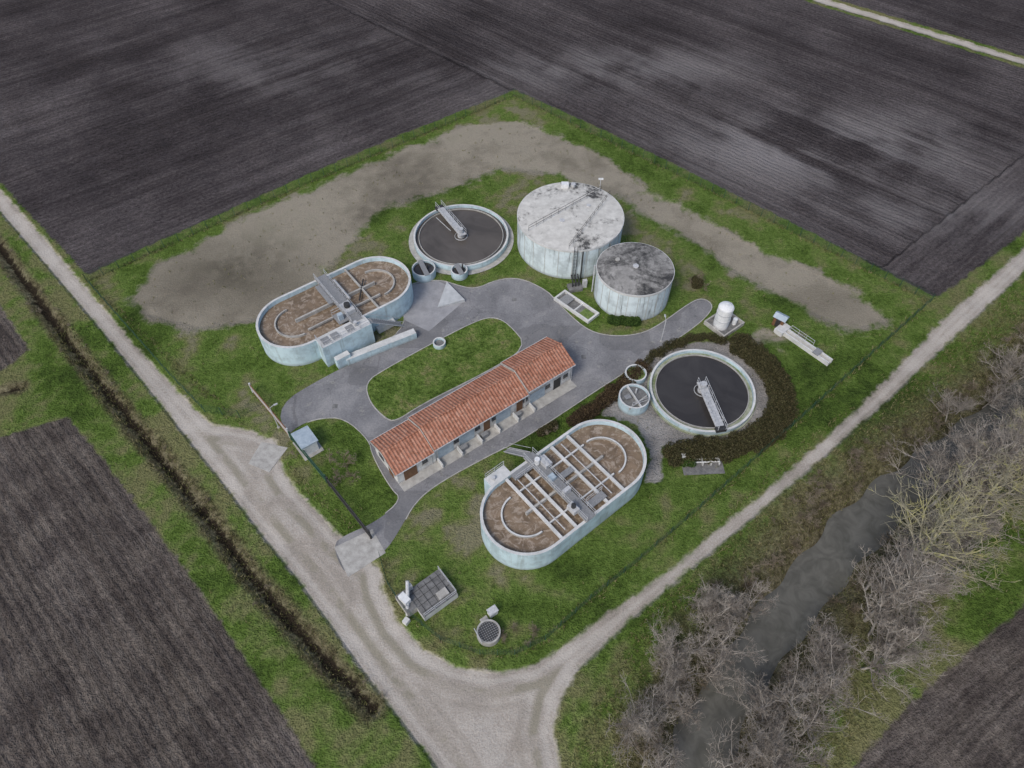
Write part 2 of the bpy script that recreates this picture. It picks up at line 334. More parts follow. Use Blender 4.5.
WDARK=water('clarified_water',(.04,.037,.036),(.062,.058,.056),None,.1,.4,.15)
WGREY=water('settling_water',(.075,.066,.058),(.115,.102,.09),None,.12,.4,.15)
WSTREAM=water('stream_water',(.09,.088,.074),(.14,.136,.118),None,.2,.35)
def tiles():
    t=NT('terracotta_tiles',.85,.25); o=t.obj(); s=t.sep(o)
    vs=t.sep(t.vor(3.2,o,'Color'))[0]
    f=t.wsum((vs,.35),(t.noise(.6,4,o,rough=.7),.65))
    c=t.ramp(f,[(.25,(.26,.11,.068)),(.5,(.39,.175,.115)),(.75,(.48,.265,.19))])
    rib=t.math('SINE',t.math('MULTIPLY',s[0],2*math.pi/.45)); crs=t.math('SINE',t.math('MULTIPLY',s[1],2*math.pi/.4))
    c=t.mix(c,(.23,.1,.062),t.mr(rib,-.2,-1,0,.4)); c=t.mix(c,(.16,.135,.1),t.mr(t.noise(1.1,4,o,rough=.75),.56,.72,0,.55))
    t.color(c); t.bump(t.wsum((rib,1.),(crs,.3)),.035); return t.m
TILE=tiles()

# ------------------------------------------------------------------ mesh builder
class MB:
    def __init__(s): s.v=[];s.f=[];s.mi=[];s.mats=[]
    def mat(s,m):
        if m not in s.mats: s.mats.append(m)
        return s.mats.index(m)
    def add(s,vs,fs,m):
        b=len(s.v); s.v+=vs; k=s.mat(m)
        for f in fs: s.f.append([b+i for i in f]); s.mi.append(k)
    def prism(s,poly,z0,z1,m,mtop=None,bottom=True):
        n=len(poly); vs=[(x,y,z0) for x,y in poly]+[(x,y,z1) for x,y in poly]
        s.add(vs,[(i,(i+1)%n,n+(i+1)%n,n+i) for i in range(n)],m)
        s.add([(x,y,z1) for x,y in poly],[tuple(range(n))],mtop or m)
        if bottom: s.add([(x,y,z0) for x,y in poly],[tuple(range(n))[::-1]],m)
    def box(s,cx,cy,z0,sx,sy,sz,m,a=0,mtop=None):
        c,q=math.cos(a),math.sin(a)
        P=[(cx+x*c-y*q,cy+x*q+y*c) for x,y in ((-sx/2,-sy/2),(sx/2,-sy/2),(sx/2,sy/2),(-sx/2,sy/2))]
        s.prism(P,z0,z0+sz,m,mtop)
    def cyl(s,cx,cy,z0,r,h,m,n=32,mtop=None):
        s.prism([(cx+r*math.cos(2*math.pi*i/n),cy+r*math.sin(2*math.pi*i/n)) for i in range(n)],z0,z0+h,m,mtop)
    def ring(s,O,I,z0,z1,m,mtop=None,minn=None,closed=True):
        n=len(O); vs=[(x,y,z0) for x,y in O]+[(x,y,z1) for x,y in O]+[(x,y,z1) for x,y in I]+[(x,y,z0) for x,y in I]
        R=range(n if closed else n-1)
        s.add(vs,[(i,(i+1)%n,n+(i+1)%n,n+i) for i in R],m)
        s.add(vs,[(n+i,n+(i+1)%n,2*n+(i+1)%n,2*n+i) for i in R],mtop or m)
        s.add(vs,[(2*n+i,2*n+(i+1)%n,3*n+(i+1)%n,3*n+i) for i in R],minn or m)
        if not closed:
            s.add(vs,[(0,n,2*n,3*n),(n-1,4*n-1,3*n-1,2*n-1)],m)
    def tube(s,p,q,r,m,n=5,r2=None):
        p=Vector(p);q=Vector(q);d=(q-p)
        if d.length<1e-6: return
        d.normalize(); a=d.orthogonal().normalized(); b=d.cross(a); r2=r if r2 is None else r2
        vs=[tuple(p+(a*math.cos(2*math.pi*i/n)+b*math.sin(2*math.pi*i/n))*r) for i in range(n)]+[tuple(q+(a*math.cos(2*math.pi*i/n)+b*math.sin(2*math.pi*i/n))*r2) for i in range(n)]
        s.add(vs,[(i,(i+1)%n,n+(i+1)%n,n+i) for i in range(n)]+[tuple(range(n))[::-1],tuple(range(n,2*n))],m)
    def rail(s,p,q,h=1.05,m=None,step=1.3,r=.035):
        m=m or GALV; p=Vector(p);q=Vector(q);n=max(1,int((q-p).length/step))
        for i in range(n+1):
            a=p.lerp(q,i/n); s.tube(a,a+Vector((0,0,h)),r,m,4)
        for k in (h,h*.5): s.tube(p+Vector((0,0,k)),q+Vector((0,0,k)),r,m,4)
    def obj(s,name,loc=(0,0,0),rot=0,smooth=False,parent=None,bevel=0):
        me=bpy.data.meshes.new(name); me.from_pydata(s.v,[],s.f)
        for m in s.mats: me.materials.append(m)
        me.polygons.foreach_set('material_index',s.mi); me.update()
        if smooth:
            for p in me.polygons: p.use_smooth=True
        o=bpy.data.objects.new(name,me); COL.objects.link(o); o.location=loc; o.rotation_euler=(0,0,rot)
        if parent: o.parent=parent
        if bevel:
            b=o.modifiers.new('b','BEVEL'); b.width=bevel; b.segments=1
        return o
def empty(name,loc=(0,0,0),rot=0):
    e=bpy.data.objects.new(name,None); COL.objects.link(e); e.location=loc; e.rotation_euler=(0,0,rot); e.empty_display_size=.5; return e
def circ(r,n=64,cx=0,cy=0,a0=0,a1=2*math.pi,closed=True):
    k=n if closed else n-1
    return [(cx+r*math.cos(a0+(a1-a0)*i/k),cy+r*math.sin(a0+(a1-a0)*i/k)) for i in range(n)]
def track(a,R,n=24):
    return [(a+R*math.cos(-math.pi/2+math.pi*i/n),R*math.sin(-math.pi/2+math.pi*i/n)) for i in range(n+1)]+[(-a+R*math.cos(math.pi/2+math.pi*i/n),R*math.sin(math.pi/2+math.pi*i/n)) for i in range(n+1)]
def chaikin(P,it=2,closed=True):
    for _ in range(it):
        Q=[];n=len(P)
        for i in range(n if closed else n-1):
            a=P[i];b=P[(i+1)%n]
            Q+=[(a[0]*.75+b[0]*.25,a[1]*.75+b[1]*.25),(a[0]*.25+b[0]*.75,a[1]*.25+b[1]*.75)]
        P=Q
    return P
def offset(P,d,closed=True):
    n=len(P);Q=[]
    for i in range(n):
        a=P[(i-1)%n] if closed or i>0 else P[i]; b=P[(i+1)%n] if closed or i<n-1 else P[i]
        dx,dy=b[0]-a[0],b[1]-a[1]; L=math.hypot(dx,dy) or 1
        Q.append((P[i][0]-dy/L*d,P[i][1]+dx/L*d))
    return Q

# ------------------------------------------------------------------ pavement
def sheet(name,poly,z,m):
    from mathutils.geometry import tessellate_polygon
    import bmesh
    tr=tessellate_polygon([[Vector((x,y,0)) for x,y in poly]])
    b=MB(); b.add([(x,y,z) for x,y in poly],[tuple(q) for q in tr],m)
    o=b.obj(name); me=o.data
    bm=bmesh.new(); bm.from_mesh(me); bmesh.ops.recalc_face_normals(bm,faces=bm.faces)
    if sum(f.normal.z for f in bm.faces)<0: bmesh.ops.reverse_faces(bm,faces=bm.faces)
    bm.to_mesh(me); bm.free(); return o
AS=chaikin(ASPH,2)
sheet('asphalt_road',AS,.03,ASP)
IS=chaikin(ISLAND,2)
b=MB(); b.ring(IS,offset(IS,.14),0,.13,CONC) ; b.obj('kerb')
sheet('grass_island',IS,.1,LAWN)
k=chaikin(ASPH[2:33],2,False); b=MB(); b.ring(offset(k,.12,False),k,0,.1,CONC,closed=False); b.obj('kerb')
k=chaikin(ASPH[38:46],2,False); b=MB(); b.ring(offset(k,.12,False),k,0,.1,CONC,closed=False); b.obj('kerb')
def pad(name,P,z,m):
    b=MB(); b.prism(P,-.05,z,m); return b.obj(name,bevel=.02)
pad('concrete_pad',[(-21.5,37.4),(-19.3,33.6),(-15.2,36.7),(-17.2,39.8)],.045,CONC)
pad('concrete_pad',[(-34.6,49.2),(-31.6,47.9),(-29.9,51.7),(-33.6,52.6)],.045,CONC)
pad('paved_yard',[(-16.6,75.0),(-12.6,72.6),(-7.5,79.0),(-9.6,81.9),(-12,83.6),(-16.6,82.5),(-17.4,79)],.04,simple('light_paving',(.24,.24,.25),(.36,.36,.37),.6,.9))
for x,y in ((-25,58.2),(10.2,67.2),(-6.4,50.1),(0,79),(-14,66.5),(4.5,58.6)):
    pad('drain_cover',[(x,y),(x+.7,y),(x+.7,y+.7),(x,y+.7)],.05,CONCD)

# ------------------------------------------------------------------ racetrack aeration tanks
def deck(b,p,q,w,z,m=GRATE,rails=True):
    p=Vector((p[0],p[1],0));q=Vector((q[0],q[1],0)); d=(q-p); L=d.length; a=math.atan2(d.y,d.x); c=(p+q)/2
    b.box(c.x,c.y,z,L,w,.15,CONC,a,mtop=m)
    nrm=Vector((-d.y,d.x,0)).normalized()*(w/2-.05)
    if rails:
        for sgn in (1,-1):
            b.rail((p+nrm*sgn)+Vector((0,0,z+.15)),(q+nrm*sgn)+Vector((0,0,z+.15)))
def aer_tank(name,mid,ang,a,R,H,kind):
    e=empty(name,(mid[0],mid[1],0),ang)
    b=MB(); O=track(a,R); I=track(a,R-.35)
    b.ring(O,I,-.1,H,WALLP,CONCL,WALLP)
    b.obj('tank_wall',parent=e)
    b=MB(); T=track(a,R-.36); b.add([(x,y,H-.75) for x,y in T],[tuple(range(len(T)))],WBROWN); b.obj('water_surface',parent=e)
    b=MB()
    b.box(0,0,.1,2*a,.28,H-.25,CONC)
    for sx in (-1,1):
        rr=R*.55
        O1=circ(rr,24,sx*a,0,-math.pi/2 if sx>0 else math.pi/2,math.pi/2 if sx>0 else 3*math.pi/2,False)
        I1=circ(rr-.2,24,sx*a,0,-math.pi/2 if sx>0 else math.pi/2,math.pi/2 if sx>0 else 3*math.pi/2,False)
        b.ring(O1,I1,.1,H-.4,CONC,CONCL if kind=='SE' else CONC,closed=False)
    if kind=='SE':
        for x in (-5.2,-2.9,2.2,4.9):
            b.box(x,0,H-.45,.34,2*R-.8,.35,CONCL)
        for y in (-2.75,2.75): b.box(.3,y,H-.42,10.6,.18,.28,CONCL)
    else:
        b.box(4.4,0,H-.45,.25,2*R-.8,.3,CONC)
        b.box(0,-2.8,H-.42,12,.2,.3,CONC)
    b.obj('guide_walls',parent=e)
    b=MB()
    if kind=='SE':
        deck(b,(-1.,-R-.1),(-1.,R+.4),1.5,H+.05)
        b.box(-1.9,-3.4,H+.2,.9,1.3,.8,GALV); b.tube((-1.9,-3.4,H+1),(-1.9,-3.4,H+1.5),.3,DARK,10)
        b.box(-.2,3.6,H+.2,1.,1.6,.7,GALV); b.tube((-1.,4.2,H+.3),(-1.,4.2,H+1.3),.35,WHITE,10)
        b.box(.9,1.,H-.2,2.2,.8,.25,GRATE); b.box(-3,4.6,H-.1,3.,1.,.2,GRATE); b.rail((-4.5,4.1,H+.1),(-1.7,4.1,H+.1))
        b.box(1.3,-4.1,H-.05,2.6,1.,.15,GRATE); b.rail((0,-3.6,H+.1),(2.6,-3.6,H+.1))
        b.box(-1,-1.2,H+.2,1.1,.5,1.,GALV); b.box(-1,1.4,H+.2,.8,.8,.6,BLUEP)
        b.box(-5.8,6.05,-.1,3.1,1.5,H+.12,WALLP,mtop=CONCL); b.rail((-7.2,6.7,H),(-4.3,6.7,H)); b.tube((-6.5,6,H),(-6.5,6,H+.5),.25,GALV,10)
        for i in range(14): b.box(-.95,6.2+.3*i,H-.3-.28*i,1.,.3,.06,GRATE)
        for s_ in (-.5,.5): b.tube((-.95+s_,6.1,H),(-.95+s_,10.3,.1),.05,GALV); b.tube((-.95+s_,6.1,H+1),(-.95+s_,10.3,1.1),.03,GALV)
        b.tube((3.4,-4.6,H-.1),(3.4,4.6,H-.1),.07,GALV); b.tube((-4.2,-4.6,H-.1),(-4.2,4.4,H-.1),.07,GALV)
    else:
        deck(b,(.4,-R-.4),(.4,R+.1),1.8,H+.05)
        b.box(.4,-3.2,H+.2,1.5,2.2,.7,GALV); b.tube((.4,-3.2,H+.9),(.4,-3.2,H+1.5),.45,DARK,12)
        b.box(-.9,1.8,H+.0,.7,4.6,.2,GRATE); b.tube((1.9,-1,H-.1),(1.9,4,H-.1),.16,GALV,8)
        b.tube((2.9,-2.,H-.3),(5.6,1.6,H-.3),.12,DARK,8)
        b.box(-1.2,-3.9,H+.0,1.6,2.2,.16,GRATE); b.rail((-2,-2.8,H+.15),(-.5,-2.8,H+.15)); b.box(-1.3,-4.2,H+.15,.7,.6,1.1,BLUEP)
        b.box(-2.2,-6.55,-.1,7.9,2.2,H+.25,WALLP,mtop=CONCL)
        b.rail((-6.1,-7.55,H+.15),(1.6,-7.55,H+.15)); b.rail((-6.1,-7.55,H+.15),(-6.1,-5.6,H+.15))
        for i,xx in enumerate((-5.1,-3.6,-1.2)): b.box(xx,-6.6,H+.15,1.1,1.2,.12,GRATE)
        b.tube((-.2,-6.6,H+.15),(-.2,-6.6,H+.9),.3,GALV,10)
        for i in range(16): b.box(2.1+.3*i,-6.9,H-.1-.25*i,.3,1.,.07,GRATE)
        for s_ in (-7.4,-6.4): b.tube((1.9,s_,H+.1),(6.9,s_,0),.06,GALV); b.tube((1.9,s_,H+1.1),(6.9,s_,1.),.035,GALV)
        b.box(1.8,-9.35,-.1,11.,1.1,1.3,WALLP,-.14,mtop=CONCL)
        b.box(-4.,-8.5,-.1,2.2,.9,2.,WALLP,mtop=CONCL)
        b.box(4.6,-6.0,-.1,3.,.9,1.,CONCL)
    b.obj('bridge_and_platforms',parent=e)
aer_tank('aeration_tank',(6.55,44.05),math.radians(39.5),6.32,5.5,4.0,'SE')
aer_tank('aeration_tank',(-26.4,75.4),math.radians(37),6.65,5.6,4.0,'NW')

# ------------------------------------------------------------------ clarifiers
def clarifier(c,R,ang,h,path,algae,W):
    e=empty('clarifier_tank',(c[0],c[1],0),0)
    b=MB(); n=96
    b.ring(circ(R,n),circ(R-.3,n),-.1,h,WALLP,CONCL)
    b.ring(circ(R-.85,n),circ(R-.95,n),-.1,h-.25,CONC)
    if algae: b.ring(circ(R+.22,n),circ(R-.0,n),-.05,.3,ALGRIM,ALGRIM)
    if path: b.ring(circ(R+.9,n),circ(R+.02,n),-.05,.08,CONCD,CONC)
    b.obj('tank_wall',parent=e)
    b=MB(); b.add([(x,y,h-.45) for x,y in circ(R-.96,n)],[tuple(range(n))],W)
    b.ring(circ(R-.31,n),circ(R-.84,n),h-.7,h-.55,ALGRIM if algae else W); b.obj('water_surface',parent=e)
    b=MB(); ca,sa=math.cos(ang),math.sin(ang)
    deck(b,(-ca*.9,-sa*.9),(ca*(R+.1),sa*(R+.1)),1.2,h+.3,GALV)
    b.cyl(0,0,0,.6,h-.05,GALV,24); b.cyl(0,0,h+.3,.45,.9,GALV,16)
    b.ring(circ(1.1,32),circ(1.03,32),h-.9,h-.35,GALV)
    b.tube((ca*1,sa*1,h+.0),(ca*(R-.8),sa*(R-.8),h+.0),.12,GALV); b.box(ca*(R-.2),sa*(R-.2),h,.7,1.4,.5,DARK,ang)
    b.tube((ca*2-sa*.9,sa*2+ca*.9,h-.35),(ca*(R-1.6)-sa*1.4,sa*(R-1.6)+ca*1.4,h-.35),.06,GALV)
    b.obj('scraper_bridge',parent=e)
clarifier((-8.6,93.7),8.0,math.radians(121),1.1,True,False,WGREY)
clarifier((26.7,60.9),7.35,math.radians(-80),1.0,False,True,WDARK)

# ------------------------------------------------------------------ covered storage tanks
def covered(c,R,H,roof,extra):
    e=empty('covered_concrete_tank',(c[0],c[1],0),0); n=96
    b=MB(); b.ring(circ(R,n),circ(R-.3,n),-.1,H,WALLS); b.ring(circ(R+.08,n),circ(R-.02,n),H-.35,H+.02,CONCL)
    for i in range(24):
        a=2*math.pi*i/24; b.box(math.cos(a)*(R+.01),math.sin(a)*(R+.01),0,.05,.06,H-.36,CONC,a)
    b.obj('tank_wall',parent=e)
    b=MB(); vs=[]; fs=[]; rings=[R-.0,R*.6,R*.25,.01]; zs=[H+.03,H+.22,H+.34,H+.38]
    for r,z in zip(rings,zs): vs+=[(x,y,z) for x,y in circ(r,n)]
    for k in range(3):
        for i in range(n): fs.append((k*n+i,k*n+(i+1)%n,(k+1)*n+(i+1)%n,(k+1)*n+i))
    b.add(vs,fs,roof); b.obj('roof',parent=e,smooth=True)
    b=MB()
    if extra:
        b.box(-.6,R-1.3,H+.1,1.2,.9,.7,WHITE); b.cyl(.8,R-1.2,H+.1,.4,.5,GALV,16)
        b.rail((-R*.80,-R*.48,H+.2),(R*.62,R*.70,H+.25),1.,DARK,1.5,.03)
        b.rail((-R*.08,-R*.97,H+.1),(R*.78,R*.56,H+.2),1.,DARK,1.5,.03)
        b.tube((R*.6,R*.72,H),(R*.6,R*.72,H+2.6),.06,GALV); b.box(R*.6,R*.72,H+2.3,.8,.15,.3,WHITE)
        b.cyl(-1.5,-1.8,H+.2,.45,.25,GALV,16); b.cyl(3,2,H+.2,.35,.25,GALV,16)
        for s_ in (-.25,.25): b.tube((.4+s_,-R-.25,0),(.4+s_,-R-.25,H+1.),.05,DARK)
        for i in range(20): b.tube((.15,-R-.25,.3*i+.3),(.65,-R-.25,.3*i+.3),.03,DARK,4)
        b.tube((1.5,-R-.3,0),(1.5,-R-.3,H),.12,DARK,8)
    else:
        b.cyl(0,0,H+.3,.45,.25,GALV,16); b.cyl(-2.6,1.6,H+.15,.35,.25,CONC,16)
        b.tube((-R-.25,.6,0),(-R-.25,.6,H),.12,GALV,8)
    b.obj('fittings',parent=e)
covered((9.5,92.6),8.6,6.0,ROOF1,True)
covered((18.8,80.6),5.85,5.5,ROOF2,False)

# ------------------------------------------------------------------ service building
e=empty('service_building',(-4.8,57.0,0),math.radians(36.5))
blocks=[(-14.3,-8.6,2.9),(-8.6,6.6,3.3),(6.6,14.3,3.8)]
bw=MB(); br=MB(); bd=MB()
for x0,x1,hz in blocks:
    yf,yb=-2.75,2.75
    if hz<3: yf=-2.95
    cx=(x0+x1)/2
    bw.box(cx,(yf+yb)/2,-.1,x1-x0-.02,yb-yf,hz+.05,WALLB)
    rh=1.35; ye0,ye1=-3.2,3.2
    zr=hz+rh; ze=hz-.12
    for gxp in (x0+.04,x1-.24):
        bw.add([(gxp,yf,hz-.05),(gxp,yb,hz-.05),(gxp,0,zr-.2),(gxp+.2,yf,hz-.05),(gxp+.2,yb,hz-.05),(gxp+.2,0,zr-.2)],[(0,2,1),(3,4,5),(0,3,5,2),(1,2,5,4)],WALLB)
    xa=x0-.3 if x0<-14 else x0-.18; xb=x1+.3 if x1>14 else x1-.2
    for sg in (-1,1):
        ye=(ye0 if sg<0 else ye1)
        vs=[(xa,ye,ze),(xb,ye,ze),(xb,0,zr),(xa,0,zr),(xa,ye,ze-.16),(xb,ye,ze-.16),(xb,0,zr-.16),(xa,0,zr-.16)]
        br.add(vs,[(0,1,2,3) if sg<0 else (3,2,1,0),(4,5,6,7),(0,1,5,4),(1,2,6,5),(3,0,4,7)],TILE)
        xe=xa-.05; w_=.05
        bw.add([(xe,ye,ze+.03),(xe,0,zr+.03),(xe,0,zr-.3),(xe,ye,ze-.28),(xe+w_,ye,ze+.03),(xe+w_,0,zr+.03),(xe+w_,0,zr-.3),(xe+w_,ye,ze-.28)],[(0,1,2,3),(7,6,5,4),(0,4,5,1),(0,3,7,4)],CONC)
    br.tube((xa+.08,0,zr+.02),(xb-.02,0,zr+.02),.14,TILE,8)
    for yy in (-3.26,3.26): bd.tube((xa,yy,ze-.08),(xb,yy,ze-.08),.07,GALV,6)
    bd.tube((xb-.4,-3.0,ze-.1),(xb-.4,-3.0,0),.05,GALV,6)
bw.obj('walls',parent=e); br.obj('roof',parent=e)
for x,wd,m in ((-12.4,1.9,WOOD),(-6.9,2.4,BLUEP),(-3.6,2.4,BLUEP),(-.3,1.,WOOD),(2.4,2.4,BLUEP),(5.2,1.,WOOD),(8.3,2.6,BLUEP),(11.8,1.2,DARK)):
    yy=-2.98 if x<-9 else -2.78
    bd.box(x,yy,0,wd,.1,2.2,m); bd.box(x,yy-.01,2.2,wd+.2,.12,.1,CONC)
for x in (-10.2,-5.2,-1.8,.9,6.2,10.1,13.3):
    yy=-2.98 if x<-9 else -2.78
    bd.box(x,yy,1.25,.8,.07,.75,GLASS); bd.box(x,yy-.03,1.15,1.,.14,.08,CONC)
for x in (-8.4,-5.3,-2.1,.8,3.9,6.7): bd.box(x,-3.7,.07,.18,1.3,.8,CONCL)
for x in (-4.6,-1.2,4.4): bd.box(x,-3.5,.07,1.,.6,.7,GRATE)
bd.box(0,-3.55,-.05,28.6,1.55,.13,CONC)
bd.box(-14.33,-1.3,0,.1,1.,2.1,WOOD); bd.box(-14.33,1.0,1.1,.08,1.2,.9,GLASS); bd.box(14.33,0,0,.1,1.,2.1,WOOD)
for x in (-11,-5,1,6,11): bd.box(x,2.78,1.2,1.2,.08,.8,GLASS); bd.box(x,2.8,1.1,1.4,.12,.08,CONC)
bd.obj('doors_and_windows',parent=e)

# ------------------------------------------------------------------ small plant
def small_tank(name,c,r,h,fill,extra=0):
    b=MB(); b.ring(circ(r,40),circ(r-.2,40),-.1,h,WALLP,CONCL); b.add([(x,y,h-.4) for x,y in circ(r-.21,40)],[tuple(range(40))],fill)
    if extra==1:
        b.box(0,0,h-.4,.16,2*r-.4,.4,CONCL); b.box(0,-r*.5,h-.4,2*r*.8,.16,.38,CONC,.3); b.box(-r*.45,.2,h,.9,.7,.1,GRATE)
        b.rail((-r*.6,-r*.75,h),(r*.6,-r*.75,h)); b.tube((.5,.5,h-.2),(.5,.5,h+.7),.12,GALV,8)
    if extra==2:
        b.box(0,0,h,.8,2*r,.08,GRATE); b.tube((.6,0,h-.3),(.6,0,h+.8),.15,DARK,8)
    b.obj(name,(c[0],c[1],0),.4)
small_tank('round_pump_chamber',(-14.2,85.0),1.9,1.5,WDARK,2)
small_tank('round_pump_chamber',(-8.5,84.9),1.35,1.3,WDARK,2)
small_tank('round_manhole',(-10.8,69.8),.95,.8,CONCD,0)
small_tank('round_pump_chamber',(17.7,63.8),1.55,1.0,ALGAE,0)
small_tank('round_pump_chamber',(16.9,59.1),2.15,1.7,CONCD,1)
b=MB(); b.add([(0,0,0),(4.2,1.2,0),(1.2,5.2,0),(0,0,.12),(4.2,1.2,.6),(1.2,5.2,.6)],[(0,1,4,3),(1,2,5,4),(2,0,3,5),(3,4,5)],simple('ramp_concrete',(.34,.36,.37),(.5,.52,.53),.8)); b.obj('concrete_ramp',(-11.6,77.6,0))
b=MB(); b.ring([(-3.6,-1.3),(3.6,-1.3),(3.6,1.3),(-3.6,1.3)],[(-3.3,-1.),(3.3,-1.),(3.3,1.),(-3.3,1.)],-.1,.55,CONCL); b.box(0,0,0,6.6,2,.1,CONCD)
b.box(.4,0,.05,.2,2,.4,CONCL); b.box(-2,0,.35,1.6,2.1,.1,GRATE); b.box(2.2,0,.1,1.9,1.6,.12,ALGAE); b.obj('drying_basin',(10.0,77.6,0),math.radians(-45))
b=MB()
for o1 in (-.4,.1,.6): b.tube((o1,-.5,0),(o1,-.5,1.4),.12,DARK,8); b.tube((o1,-.5,1.4),(o1+.2,1.2,1.4),.12,DARK,8)
b.box(0,-.5,0,2.2,1.6,.5,CONCD); b.box(1.6,-.4,0,.7,.5,1.5,GALV); b.obj('valve_station',(9.9,82.3,0),.2)
b=MB(); b.ring([(-2.3,-2.0),(2.3,-2.0),(2.3,2.0),(-2.3,2.0)],[(-2.1,-1.8),(2.1,-1.8),(2.1,1.8),(-2.1,1.8)],-.1,.7,CONC); b.box(0,0,0,4.2,3.6,.1,CONCD)
prof=[(1.15,.1),(1.15,3.9),(1.17,3.9),(1.17,4.0),(1.0,4.25),(.6,4.42),(.25,4.5),(.25,4.65),(.01,4.65)]
vs=[];n=32
for r,z in prof: vs+=[(x-.5,y+.2,z) for x,y in circ(r,n)]
b.add(vs,[(k*n+i,k*n+(i+1)%n,(k+1)*n+(i+1)%n,(k+1)*n+i) for k in range(len(prof)-1) for i in range(n)],WHITE)
b.ring(circ(1.2,32,-.5,.2),circ(1.16,32,-.5,.2),1.6,1.7,GALV); b.ring(circ(1.2,32,-.5,.2),circ(1.16,32,-.5,.2),2.9,3.,GALV)
b.tube((.8,.3,.1),(.8,.3,4.),.05,GALV); b.tube((1.3,-.9,.1),(1.3,-.9,1.2),.35,WHITE,12); b.box(1.5,.9,.1,.8,.6,1.,BLUEP)
b.obj('chemical_storage_tank',(32.3,74.0,0),math.radians(38))
b=MB(); b.box(0,.45,-.1,9,.25,.8,CONCL); b.box(0,-.45,-.1,9,.25,.8,CONCL); b.box(0,0,-.1,9,.65,.25,CONC); b.box(-4,0,-.1,1.4,2.2,.9,CONCL); b.box(2.2,0,.7,1.,1.4,.08,GRATE); b.rail((-3,.5,.7),(1,.5,.7))
b.obj('metering_flume',(43.4,69.6,0),math.radians(-50))
b=MB(); b.box(0,0,0,1.6,1.2,1.8,WOOD); b.add([(-1,-.8,1.75),(1,-.8,1.75),(1,0,2.2),(-1,0,2.2),(-1,.8,1.75),(1,.8,1.75)],[(0,1,2,3),(3,2,5,4),(0,3,4),(1,5,2)],BLUEP); b.box(0,-.62,.1,.7,.05,1.5,DARK); b.obj('sampler_cabin',(40.6,74.0,0),math.radians(-40))
b=MB(); b.box(0,0,0,2.6,1.9,2.1,WHITE); b.add([(-1.5,-1.2,2.1),(1.5,-1.2,2.1),(1.5,1.2,2.1),(-1.5,1.2,2.1),(-1.5,-1.2,2.2),(1.5,-1.2,2.2),(1.5,1.2,2.4),(-1.5,1.2,2.4)],[(4,5,6,7),(0,1,5,4),(1,2,6,5),(2,3,7,6),(3,0,4,7),(0,3,2,1)],BLUEP)
b.box(-.5,-.97,.1,.9,.06,1.8,BLUEP); b.box(.6,-.97,1.3,.6,.06,.4,DARK); b.box(0,0,-.05,3.6,2.8,.12,CONC); b.box(1.7,-.4,0,.6,.5,1.2,GALV); b.obj('transformer_kiosk',(-27.2,51.9,0),math.radians(128))
b=MB(); b.box(0,0,-.1,4.6,3.8,1.2,CONCL,mtop=CONCD)
for i in range(5): b.box(-1.7+i*.85,0,1.1,.05,3.4,.03,DARK)
for i in range(4): b.box(0,-1.3+i*.85,1.1,4.2,.04,.035,DARK)
b.box(-2.9,.9,-.1,1.3,2.6,1.3,CONC,mtop=CONCD); b.box(-2.9,1.1,1.2,.8,1.3,.8,WHITE,.15); b.tube((-3,.4,1.2),(-1.6,2.3,2.6),.22,GALV,12); b.tube((-3.5,-.2,.4),(-3.0,.4,1.4),.22,GALV,12)
b.box(-1.7,1.9,1.1,.6,.4,1.,GALV); b.rail((-2.2,-1.85,1.1),(2.2,-1.85,1.1),1.,GALV); b.rail((2.2,-1.85,1.1),(2.2,1.85,1.1),1.,GALV)
b.box(.9,-.9,1.14,1.3,.9,.25,CONC)
b.box(-4.0,-.7,0,.7,.6,.7,CONCL,.3); b.obj('inlet_screen_works',(-9.2,31.3,0),math.radians(38))
b=MB(); b.ring(circ(1.35,40),circ(1.15,40),-.1,1.1,CONC); b.cyl(0,0,.9,1.14,.06,DARK,40)
for i in range(9):
    x=-1.+i*.25; w=2*math.sqrt(max(.01,1.12**2-x*x)); b.box(x,0,1.0,.04,w,.05,GRATE); b.box(0,x,1.05,w,.04,.04,GRATE)
b.rail((-1.3,-.9,1.1),(-1.3,.9,1.1),.5); b.obj('covered_sump',(-2.6,26.9,0),.5)
b=MB(); b.box(0,0,0,1.,.7,1.,WHITE); b.box(0,0,1.,1.15,.85,.07,GALV); b.box(-1.2,-.5,0,.9,1.4,.2,CONC); b.obj('control_cabinet',(-2.2,29.3,0),.6)
b=MB()
for y in (-.5,0,.5): b.tube((-2.2,y,.6),(2.2,y,.6),.1,CONCL,8)
for x in (-2.2,-1.1,0,1.1,2.2): b.box(x,0,0,.12,1.5,.6,CONCL)
b.box(-2.5,.3,0,.5,.6,1.3,WHITE); b.box(0,-.6,-.05,5.4,2.8,.1,CONCD); b.obj('pipe_rack',(24.9,49.6,0),math.radians(3))
for (x,y) in ((22.3,70.6),(-31.8,55.0)):
    b=MB(); b.tube((0,0,0),(0,0,4.5),.07,GALV,8,.05); b.tube((0,0,4.5),(.6,-.2,4.7),.04,GALV); b.box(.8,-.27,4.62,.5,.22,.1,GALV,-.35); b.cyl(0,0,0,.2,.1,CONC,12); b.obj('street_lamp',(x,y,0),random.random()*6)

